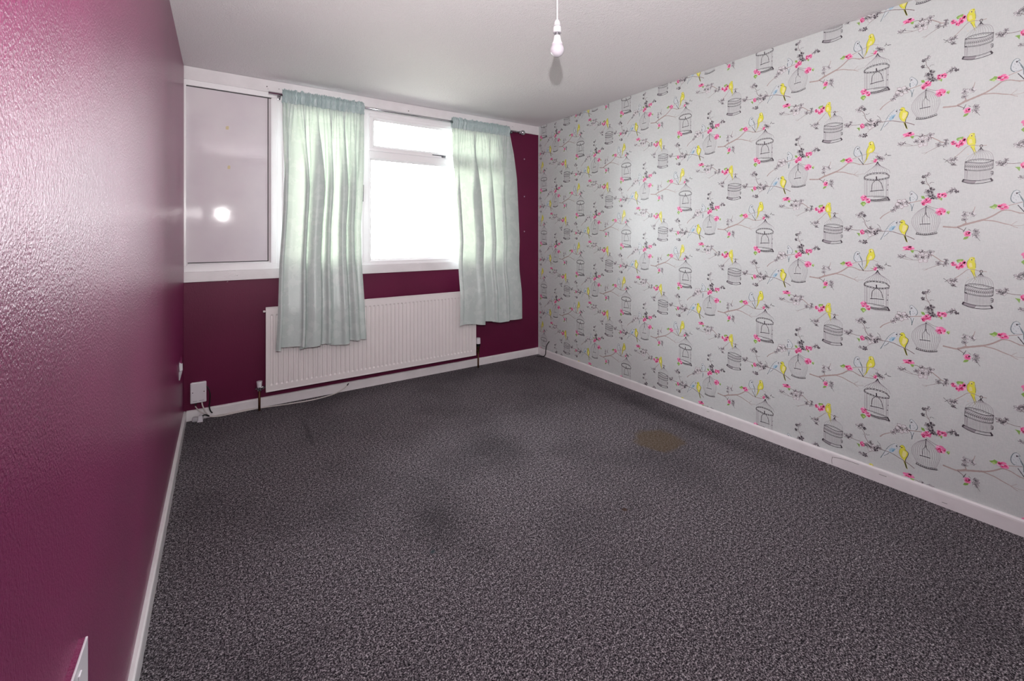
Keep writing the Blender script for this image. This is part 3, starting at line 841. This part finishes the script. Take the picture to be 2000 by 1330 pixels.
# ---- glazed window, window_1
w1 = structure(empty('window_1', (1.52, .02, .99)))
part(w1, 'frame_rail', (.546, 0, 2.232), (WX, .07, 2.279), 'upvc'); part(w1, 'frame_rail', (.546, 0, .990), (WX, .07, 1.014), 'upvc')
part(w1, 'frame_stile', (.546, 0, 1.014), (.590, .07, 2.232), 'upvc'); part(w1, 'frame_stile', (WX-.055, 0, 1.014), (WX, .07, 2.232), 'upvc')
part(w1, 'mullion', (1.150, 0, 1.014), (1.212, .07, 2.232), 'upvc'); part(w1, 'transom', (1.212, 0, 1.878), (WX-.055, .07, 1.930), 'upvc')
def sash(x0, x1, z0, z1, w, y=-.014):
    s = keep(box('sash', (x0, y, z0), (x1, y+.001, z0+.001), 'upvc'), w1)   # replaced below by the four members
    bm = bmesh.new()
    for lo, hi in (((x0, z0), (x1, z0+w)), ((x0, z1-w), (x1, z1)), ((x0, z0+w), (x0+w, z1-w)), ((x1-w, z0+w), (x1, z1-w))): bm_box(bm, (lo[0], y, lo[1]), (hi[0], .05, hi[1]), .003, 2)
    bm.to_mesh(s.data); bm.free(); return s
sash(.586, 1.158, 1.010, 2.236, .036); sash(1.208, WX-.050, 1.926, 2.229, .026)
beads(w1, .622, 1.122, 1.046, 2.200, .022, .022, -.014); gasket(w1, .642, 1.102, 1.066, 2.180, .010); keep(box('pane', (.640, .012, 1.064), (1.104, .016, 2.182), 'glass'), w1)
beads(w1, 1.234, WX-.076, 1.952, 2.203, .022, .022, -.014); gasket(w1, 1.254, WX-.096, 1.972, 2.183, .010); keep(box('pane', (1.252, .012, 1.970), (WX-.094, .016, 2.185), 'glass'), w1)
beads(w1, 1.212, WX-.055, 1.014, 1.878, .022, .022, 0); gasket(w1, 1.232, WX-.075, 1.034, 1.858, .023); keep(box('pane', (1.230, .025, 1.032), (WX-.073, .029, 1.860), 'glass'), w1)
def handle(x, z, horizontal):
    bm = bmesh.new()
    if horizontal:
        bm_box(bm, (x-.018, -.022, z-.010), (x+.022, -.014, z+.010), .003); bm_tube(bm, [Vector((x, -.020, z)), Vector((x, -.040, z))], .007)
        bm_tube(bm, catmull([(x+.008, -.040, z), (x-.03, -.043, z+.002), (x-.115, -.040, z+.004)]), lambda f: .0075-.003*f)
    else:
        bm_box(bm, (x-.010, -.022, z-.030), (x+.010, -.014, z+.030), .003); bm_tube(bm, [Vector((x, -.020, z)), Vector((x, -.042, z))], .007)
        bm_tube(bm, catmull([(x, -.042, z+.008), (x, -.045, z-.03), (x, -.042, z-.125)]), lambda f: .008-.003*f)
    return keep(from_bm('window_handle', bm, 'steel', None, True), w1)
handle(1.865, 1.939, True); handle(1.150, 1.63, False)

# ------------------------------------------------------------------ curtain pole
ROD_Y, ROD_Z = -.078, 2.250
rod = empty('curtain_pole', (1.6, ROD_Y, ROD_Z)); thing(rod, 'slim chrome curtain pole with a ball end above the window', 'curtain pole')
keep(tube('pole', [(.485, ROD_Y, ROD_Z), (2.655, ROD_Y, ROD_Z)], .0095, 'chrome', None, 16, False), rod)
keep(lathe('finial', [(.0095, 0), (.014, .003), (.014, .012), (.009, .016), (.010, .020)] + [(.0265*math.sin(a), .044-.0265*math.cos(a)) for a in [.40+i*(2.7/12) for i in range(13)]], 'chrome', None, (2.652, ROD_Y, ROD_Z), 24, 'x'), rod)
for x in (.556, 2.56):
    bm = bmesh.new(); bm_box(bm, (x-.010, -.016, ROD_Z-.025), (x+.010, -.012, ROD_Z+.025), .001); bm_tube(bm, [Vector((x, -.014, ROD_Z-.017)), Vector((x, ROD_Y, ROD_Z-.017))], .005)
    bm_tube(bm, [Vector((x-.006, ROD_Y, ROD_Z-.014)), Vector((x+.006, ROD_Y, ROD_Z-.014))], .012); keep(from_bm('bracket', bm, 'steel', None, True), rod)

# ------------------------------------------------------------------ curtains
def pw(ctrl, s):                                  # smooth piecewise interpolation
    for (a, va), (b, vb) in zip(ctrl, ctrl[1:]):
        if s <= b:
            f = (s-a)/(b-a) if b > a else 0; f = f*f*(3-2*f); return va+(vb-va)*f
    return ctrl[-1][1]
def pl(ctrl, s):
    for (a, va), (b, vb) in zip(ctrl, ctrl[1:]):
        if s <= b: return va+(vb-va)*((s-a)/(b-a) if b > a else 0)
    return ctrl[-1][1]
def curtain(left, right, zones, hem, ybase, seed, label):
    # zones: stretches where the cloth doubles back on itself (three layers in a pleat)
    rnd = random.Random(seed); top = 2.203
    root = empty('curtain', ((left[-1][1]+right[-1][1])/2, ybase[-1][1], hem)); thing(root, label, 'curtain', 'mint curtains at the window')
    ph = [rnd.uniform(0, 6.28) for _ in range(6)]
    gath = []; s = 0
    while s < 1: gath.append((s, rnd.uniform(-1, 1))); s += rnd.uniform(.010, .022)
    gath.append((1, 0))
    sl = [(rnd.uniform(-.014, .014), rnd.uniform(-.012, .012), rnd.uniform(.8, 1.2)) for _ in zones]
    def plan(f):                                  # outline of the folds seen from above at height fraction f
        pts = []; x = 0; widen = 1.25-.5*f*(1-f)*4*.4
        pts.append((0, .004))
        for zi, ((a, b), (s0, s1, am)) in enumerate(zip(zones, sl)):
            big = a-(zones[zi-1][1] if zi else 0) > .03; c_ = (a+b)/2+s0*(f-.5)*2; hw = (b-a)/2*(1+.5*(1-f)**3)*(1+s1*8*(f-.5)); A, B_ = c_-hw, c_+hw; d = am*(.75+.7*f)*(.45 if a < .05 else 1)
            if big: pts += [((x+A)/2-.2*(A-x), .008*d), ((x+A)/2+.15*(A-x), .011*d)]
            pts += [(A, .016*d), (A+.45*(B_-A), .030*d), (B_-.10*(B_-A), .026*d), (B_, .018*d), (B_-.12*(B_-A), .012*d), (A+.5*(B_-A), .010*d), (A+.10*(B_-A), .006*d), (A+.02*(B_-A), .000), (A+.14*(B_-A), -.004*d), (A+.5*(B_-A), -.005*d), (B_-.05*(B_-A), -.002*d)]
            x = B_
        if 1-zones[-1][1] > .03: pts += [((x+1)/2-.2*(1-x), .010), ((x+1)/2+.25*(1-x), .014)]
        pts.append((1, .006))
        return [(p.x, p.y) for p in catmull([(u, v, 0) for u, v in pts], 7)]
    NX = len(plan(.5)); NZ = 70
    def P(q, z, cache={}):
        f = max(0, min(1, (top-z)/(top-hem))); key = round(f, 4)
        if (id(zones), key) not in cache: cache[(id(zones), key)] = plan(f)
        X, d = cache[(id(zones), key)][q]; s = q/(NX-1)
        xl, xr = pl(left, 2.3-z), pl(right, 2.3-z)
        g = max(0, 1-f/.24); g = g*g*(3-2*g); gx = max(0, 1-f/.34); pz = 2*math.pi*(26*s+.9*math.sin(5*s+ph[4])+.5*math.sin(13*s+ph[5]))
        X = X*(1-gx)+s*gx + g*.0125*math.sin(pz)*min(1, 12*s, 12*(1-s))
        d = (1-g)*d*1.0 + g*(pw(gath, s)*.003+.006*math.cos(pz)) + (1-g)*pw(gath, s)*.0030*max(0, 1-f*1.8) + .003*math.sin(9*f+ph[0]+7*X)*f
        return Vector((xl+(xr-xl)*X, pl(ybase, 2.3-z)-d, z))
    def hemz(q): X = q/(NX-1); return hem+.010*math.sin(X*17+ph[2])+.007*math.sin(X*31+ph[3])
    bm = bmesh.new(); rows = []
    for j in range(NZ+1):
        f = j/NZ
        rows.append([bm.verts.new(P(q, top+.02-(top+.02-hemz(q))*(f**1.15))) for q in range(NX)])
    for a, b in zip(rows, rows[1:]):
        for i in range(NX-1): bm.faces.new((a[i], a[i+1], b[i+1], b[i]))
    keep(from_bm('drape', bm, 'curtain', None, True), root)
    bm = bmesh.new(); rows = []                   # hem: folded double along the bottom edge
    for j in range(3): rows.append([bm.verts.new(P(q, hemz(q)+.055*j/2)+Vector((0, .0012, 0))) for q in range(NX)])
    for a, b in zip(rows, rows[1:]):
        for i in range(NX-1): bm.faces.new((a[i], a[i+1], b[i+1], b[i]))
    keep(from_bm('hem', bm, 'curtain', None, True), root)
    # gathered rod-pocket heading with a frill above the pole
    bm = bmesh.new(); NX2 = 420; prof = [(2.288, .004, .9), (2.275, -.006, 1), (2.262, -.0165, .9), (ROD_Z, -.019, .8), (2.235, -.0165, .9), (2.220, -.006, 1), (2.200, -.003, 1.0), (2.192, -.001, .8)]
    g2 = []; s = 0
    while s < 1: g2.append((s, rnd.choice((-1, 1))*rnd.uniform(.4, 1))); s += rnd.uniform(.011, .023)
    g2.append((1, 0)); rows = []
    for side in (-1, 1):
        rows = []
        for k, (z, d, am) in enumerate(prof):
            row = []
            for i in range(NX2+1):
                s = i/NX2; x = left[0][1]+(right[0][1]-left[0][1])*s; w = pw(g2, s)
                row.append(bm.verts.new((x+.003*math.sin(k*1.9+s*40), ROD_Y+side*(-d if side > 0 else -d)*1.0 - side*0 + (-1 if side < 0 else 1)*(abs(w)*.012*am) , z+(.013*abs(w)-.004-.003*math.cos(s*70) if k == 0 else (.004*w if k == len(prof)-1 else 0)))))
            rows.append(row)
        for a, b in zip(rows, rows[1:]):
            for i in range(NX2): bm.faces.new((a[i], a[i+1], b[i+1], b[i]))
    keep(from_bm('heading', bm, 'curtain_heading', None, True), root)
    return root
YB = [(0, -.078), (.1, -.078), (.9, -.088), (1.3, -.105), (1.6, -.150), (1.9, -.154)]
curtain([(0, .572), (.25, .575), (.58, .585), (.85, .578), (1.03, .568), (1.25, .552), (1.6, .538), (1.75, .532), (1.9, .521)],
        [(0, 1.151), (.25, 1.151), (.54, 1.147), (.82, 1.135), (.99, 1.122), (1.23, 1.124), (1.39, 1.129), (1.63, 1.136), (1.9, 1.148)],
        [(.01, .05), (.25, .30), (.335, .48), (.535, .595), (.695, .79), (.825, .90)],
        .427, YB, 11, 'mint curtain hanging beside the blank white panel, over the radiator end by the cable box')
curtain([(0, 1.919), (.05, 1.919), (.34, 1.924), (.61, 1.950), (.88, 1.972), (1.12, 1.984), (1.39, 1.966), (1.57, 1.966), (1.75, 1.963), (1.9, 1.960)],
        [(0, 2.535), (.05, 2.54), (.27, 2.588), (.52, 2.619), (.87, 2.637), (1.12, 2.643), (1.42, 2.622), (1.67, 2.630), (1.9, 2.632)],
        [(.02, .06), (.25, .375), (.50, .57), (.70, .76)],
        .430, YB, 23, 'mint curtain at the purple corner, hanging below the ball end of the curtain pole')

# ------------------------------------------------------------------ radiator
RX0, RX1, RZ0, RZ1, RY = .470, 2.155, .128, .724, -.092
rad = empty('radiator', ((RX0+RX1)/2, -.06, RZ0)); thing(rad, 'long white ribbed panel radiator on the purple wall below the window', 'radiator')
bm = bmesh.new(); NP = 50; P0 = RX0+.024; pitch = (RX1-RX0-.048)/NP
xs = [(RX0, 0), (RX0+.004, -.004), (RX0+.012, -.004)]
for k in range(NP):
    b0 = P0+k*pitch
    xs += [(b0+pitch*a, d) for a, d in ((.06, -.004), (.16, .0035), (.50, .0035), (.60, -.004), (.94, -.004))]
xs += [(RX1-.012, -.004), (RX1-.004, -.004), (RX1, 0)]
zr = [(RZ0, 0), (RZ0+.004, 1.15), (RZ0+.016, .9), (RZ0+.040, .9), (RZ0+.052, 1), (RZ1-.062, 1), (RZ1-.050, .9), (RZ1-.006, .9), (RZ1, 0)]
rows = []
for z, kz in zr:
    row = []
    for x, d in xs:
        if kz == 1: y = d
        elif kz == 0: y = .006
        else: y = -.004 if (RX0+.002 < x < RX1-.002) else 0
        row.append(bm.verts.new((x, RY+y, z)))
    rows.append(row)
for a, b in zip(rows, rows[1:]):
    for i in range(len(xs)-1): bm.faces.new((a[i], a[i+1], b[i+1], b[i]))
keep(from_bm('front_panel', bm, 'radiator_white', None, False), rad)
keep(box('back_panel', (RX0, RY+.006, RZ0), (RX1, RY+.010, RZ1), 'radiator_white', None), rad)
bm = bmesh.new(); bm_box(bm, (RX0+.02, RY+.010, RZ0+.03), (RX1-.02, RY+.014, RZ1-.03))
for k in range(66):
    x = RX0+.03+k*(RX1-RX0-.06)/66; bm_box(bm, (x, RY+.014, RZ0+.05), (x+.0012, -.038, RZ1-.04))
keep(from_bm('convector_fins', bm, 'radiator_white'), rad)
for s, z in ((0, RZ0), (0, RZ1-.010)):
    keep(box('edge_lip', (RX0-.003, RY-.0065, z-(.002 if z < .4 else -.004)), (RX1+.003, RY+.012, z+(.007 if z < .4 else .012)), 'radiator_white', None, .002), rad)
for x in (RX0-.003, RX1-.004):
    keep(box('edge_lip', (x, RY-.0065, RZ0), (x+.007, RY+.012, RZ1), 'radiator_white', None, .002), rad)
for x in (RX0+.3, RX1-.3): keep(box('bracket', (x, -.040, RZ0+.08), (x+.03, -.001, RZ1-.08), 'radiator_white', None), rad)
keep(lathe('bleed_valve', [(.008, 0), (.008, .012), (.005, .013), (.005, .018)], 'radiator_white', None, (RX0-.018, RY+.012, RZ1-.028), 12, 'x'), rad)
# lockshield valve and copper tail, end by the cable box
VY = -.070
lv = keep(lathe('lockshield_valve', [(.0135, .140), (.0135, .150), (.010, .152), (.010, .166)], 'chrome', None, (.430, VY, 0), 16), rad)
bm = bmesh.new(); bm_tube(bm, [Vector((.405, VY, .160)), Vector((RX0, VY, .160))], .008, 12); bm_tube(bm, [Vector((.446, VY, .160)), Vector((.457, VY, .160))], .0125, 6)
keep(from_bm('union', bm, 'chrome', None, True), rad)
lathe('valve_cap', [(.0145, .166), (.0175, .200), (.0185, .206), (.010, .208)], 'plastic_white', lv, (.430, VY, 0), 16)
keep(tube('pipe', [(.430, VY, .0), (.430, VY, .142)], .0078, 'copper', None, 12, False), rad)
# thermostatic valve, end by the papered wall
TX, TY = 2.196, -.068
tv = keep(lathe('thermostatic_valve', [(.0125, .138), (.0125, .150), (.009, .152), (.011, .178), (.013, .182), (.013, .200)], 'brass', None, (TX, TY, 0), 14), rad)
lathe('thermostat_head', [(.017, .222), (.0215, .226), (.0195, .276), (.016, .279)], 'plastic_white', tv, (TX, TY, 0), 14)
lathe('collar', [(.0165, .200), (.0195, .204), (.0195, .222), (.017, .223)], 'black', tv, (TX, TY, 0), 16)
bm = bmesh.new(); bm_tube(bm, [Vector((RX1, TY, .166)), Vector((TX, TY, .166))], .008, 12); bm_tube(bm, [Vector((RX1+.008, TY, .166)), Vector((RX1+.018, TY, .166))], .0125, 6)
keep(from_bm('union', bm, 'brass', None, True), rad)
keep(tube('pipe', [(TX, TY, 0), (TX, TY, .140)], .0078, 'copper', None, 12, False), rad)

# ------------------------------------------------------------------ pendant lamp (switched off)
BX, BY, BZ = 1.395, -2.172, 2.028               # centre of the bulb's globe
pend = empty('pendant_lamp', (BX, BY, H)); thing(pend, 'bare white bulb hanging on a short white flex from the ceiling', 'lamp')
keep(lathe('ceiling_rose', [(.042, H-.0001), (.042, H-.012), (.034, H-.024), (.008, H-.028)], 'plastic_white', None, (BX, BY, 0), 28), pend)
keep(tube('flex', [(BX, BY, H-.02), (BX, BY, BZ+.122)], .0034, 'holder', None, 10, False), pend)
hold = keep(lathe('lampholder', [(.004, .129), (.009, .126), (.0125, .116), (.0142, .1015), (.0142, .0985), (.0168, .097), (.0168, .0735), (.012, .0725)], 'holder', None, (BX, BY, BZ), 28), pend)
for z in (.0995, .0725): lathe('ring', [(.0150, .0018), (.0178, .001), (.0178, -.001), (.0150, -.0018)], 'plug_grey', hold, (BX, BY, BZ+z), 28)
bulb = keep(lathe('bulb', [(.0242, .0235)] + [(.0296*math.sin(a), .0296*math.cos(a)) for a in [.95+i*(2.15/14) for i in range(15)]], 'bulb', None, (BX, BY, BZ), 32), pend)
lathe('bulb_neck', [(.0125, .0600), (.0138, .0585), (.0155, .046), (.0182, .036), (.0242, .0235)], 'bulb_neck', bulb, (BX, BY, BZ), 32)
lathe('bayonet_cap', [(.0112, .0725), (.0112, .0595)], 'steel', bulb, (BX, BY, BZ), 20)

# ------------------------------------------------------------------ small fittings and cables
pb = empty('blank_wall_plate', (.08, 0, .12)); thing(pb, 'white square cable outlet plate low on the purple wall near the corner', 'wall plate')
keep(box('plate', (.036, -.036, .118), (.124, -.026, .256), 'plastic_white', None, .006, 3), pb); keep(box('back_box', (.041, -.027, .123), (.119, 0, .251), 'plastic_white', None, .003), pb)
for x in (.049, .111): keep(lathe('screw', [(.0032, .0002), (.0030, -.0008)], 'hole', None, (x, -.036, .190), 10, 'y'), pb)
for x0, x1 in ((.049, .072), (.085, .110)): keep(box('moulded_mark', (x0, -.0366, .131), (x1, -.0358, .1345), 'plug_grey', None), pb)
c1 = tube('white_cable', [(.098, -.022, .122), (.101, -.028, .100), (.110, -.032, .072), (.126, -.034, .037), (.145, -.037, .014), (.200, -.044, .0062), (.300, -.040, .0062), (.427, -.038, .0062), (.53, -.056, .0062), (.635, -.072, .0062), (.72, -.082, .0062), (.807, -.080, .0062), (.90, -.057, .0062), (.955, -.034, .009), (1.008, -.026, .028), (1.034, -.024, .046)], .0042, 'cable_white', None, 8)
cr = empty('aerial_cable', (.5, -.04, 0)); thing(cr, 'long white aerial cable trailing along the skirting with a metal plug tip', 'cable'); c1.name = 'sheath'; keep(c1, cr)
keep(tube('connector', [(1.034, -.024, .046), (1.046, -.023, .060)], .0046, 'black', None, 10, False), cr); keep(tube('pin', [(1.037, -.0285, .0475), (1.0445, -.0275, .0565)], .0012, 'chrome', None, 8, False), cr)
thing(tube('cut_cable', [(.0625, -.0235, .0965), (.072, -.022, .078), (.090, -.022, .054), (.118, -.0215, .026), (.150, -.021, .0090), (.215, -.0205, .0060), (.30, -.0205, .0065), (.38, -.0205, .008), (.408, -.0205, .007)], .0032, 'cable_white', None, 8), 'short cut white cable curving out from below the outlet plate', 'cable')
thing(tube('black_cable', [(.1245, -.014, .215), (.135, -.020, .196), (.144, -.022, .160), (.142, -.022, .112), (.139, -.0225, .078), (.146, -.0235, .047), (.157, -.0245, .030)], .0040, 'black', None, 8), 'black cable looping down beside the white outlet plate', 'cable')
keep_c = tube('black_stub', [(.068, -.018, .122), (.066, -.022, .108), (.063, -.024, .100)], .0042, 'black', None, 8); keep(keep_c, pb); keep_c.name = 'cable_gland'
pg = empty('mains_plug', (.08, -.06, 0)); thing(pg, 'white plug lying on the carpet against the skirting under the outlet plate', 'plug')
bm = bmesh.new(); bm_box(bm, (-.026, -.016, .001), (.012, .016, .034), .010, 4); o = from_bm('plug_body', bm, 'plug_grey', pg, True)
bm = bmesh.new(); bm_box(bm, (.010, -.020, .004), (.034, .018, .040), .003, 2); bm_box(bm, (.006, -.022, .000), (.036, -.012, .012), .002, 2); from_bm('plug_cover', bm, 'plastic_white', pg)
bm = bmesh.new(); bm_tube(bm, catmull([(.028, -.012, .034), (.040, -.008, .040), (.052, .0, .036), (.066, .012, .022)]), .0045, 8); from_bm('wire', bm, 'black', pg, True)
pg.rotation_euler = (0, 0, math.radians(-8)); pg.location = (.072, -.050, 0)
thing(tube('aerial_lead', [(W-.008, -.192, .166), (W-.012, -.176, .146), (W-.019, -.160, .112), (W-.021, -.152, .068), (W-.024, -.150, .030), (W-.034, -.135, .008), (W-.060, -.110, .0055), (W-.085, -.085, .0055)], .0042, 'black', None, 8), 'black lead end poking up against the papered wall in the corner', 'cable')
# wall plugs left in the back wall
for z in (2.007, 1.626, 1.271):
    wp = empty('wall_plug', (2.772, 0, z)); thing(wp, {2.007: 'pale wall plug in the purple strip, first below the ball end of the pole', 1.626: 'middle one of three pale wall plugs in the purple strip', 1.271: 'lowest of three pale wall plugs in the purple strip'}[z], 'wall plug', 'wall plugs in the purple wall')
    keep(lathe('rim', [(.0065, 0), (.0062, -.0016), (.0034, -.0018)], 'nib', None, (2.772, 0, z), 12, 'y'), wp); keep(lathe('socket_hole', [(.0032, -.0017), (.0030, -.0021)], 'hole', None, (2.772, 0, z), 10, 'y'), wp)
# twin socket on the near part of the left wall
so = empty('wall_socket', (0, -2.64, .47)); thing(so, 'white wall socket plate low on the near stretch of glossy purple wall', 'socket')
keep(box('face_plate', (.0085, -2.712, .459), (.0118, -2.566, .545), 'plastic_white', None, .0008, 2), so); keep(box('painted_edge', (0, -2.7118, .4592), (.0086, -2.5662, .5448), 'purple_left', None), so)
for y in (-2.682, -2.622):
    keep(box('rocker_switch', (.011, y-.007, .502), (.0140, y+.007, .526), 'plastic_white', None, .001), so)
    for dy, dz, hw, hh in ((0, .494, .002, .004), (-.011, .474, .0032, .0018), (.011, .474, .0032, .0018)): keep(box('pin_hole', (.0112, y+dy-hw, dz-hh), (.0118, y+dy+hw, dz+hh), 'hole', None), so)
# little wedge-shaped fitting by the far corner of the left wall
wf = empty('wall_fitting', (0, -.38, .42)); thing(wf, 'tiny white wedge-shaped fitting low on the glossy purple wall', 'wall fitting')
bm = bmesh.new(); v = [bm.verts.new(p) for p in ((0, -.40, .490), (.0155, -.385, .474), (.0165, -.385, .438), (.003, -.40, .436), (0, -.36, .490), (.0155, -.365, .474), (.0165, -.365, .438), (.003, -.36, .436))]
for f in ((0, 1, 2, 3), (4, 7, 6, 5), (0, 4, 5, 1), (1, 5, 6, 2), (2, 6, 7, 3), (3, 7, 4, 0)): bm.faces.new([v[i] for i in f])
bmesh.ops.recalc_face_normals(bm, faces=bm.faces); keep(from_bm('upper_wedge', bm, 'plastic_white'), wf)
bm = bmesh.new(); v = [bm.verts.new(p) for p in ((.002, -.40, .434), (.0155, -.385, .434), (.004, -.40, .384), (.002, -.36, .434), (.0155, -.365, .434), (.004, -.36, .384), (0, -.40, .434), (0, -.36, .434), (0, -.40, .384), (0, -.36, .384))]
for f in ((6, 1, 2, 8), (7, 9, 5, 4), (6, 7, 4, 1), (1, 4, 5, 2), (2, 5, 9, 8), (6, 8, 9, 7)): bm.faces.new([v[i] for i in f])
bmesh.ops.recalc_face_normals(bm, faces=bm.faces); keep(from_bm('lower_wedge', bm, 'plug_grey'), wf)  # grey colour stands in for the shaded underside of the white fitting
bm = bmesh.new(); v = [bm.verts.new(p) for p in ((.0008, -.44, .470), (.006, -.40, .520), (.010, -.385, .520), (.014, -.385, .480), (.0008, -.395, .470))]
bm.faces.new(v); r = bmesh.ops.extrude_face_region(bm, geom=bm.faces[:]); bmesh.ops.translate(bm, vec=(-.0007, .004, 0), verts=[q for q in r['geom'] if isinstance(q, bmesh.types.BMVert)])
bmesh.ops.recalc_face_normals(bm, faces=bm.faces); keep(from_bm('peeled_flap', bm, 'purple_left'), wf)
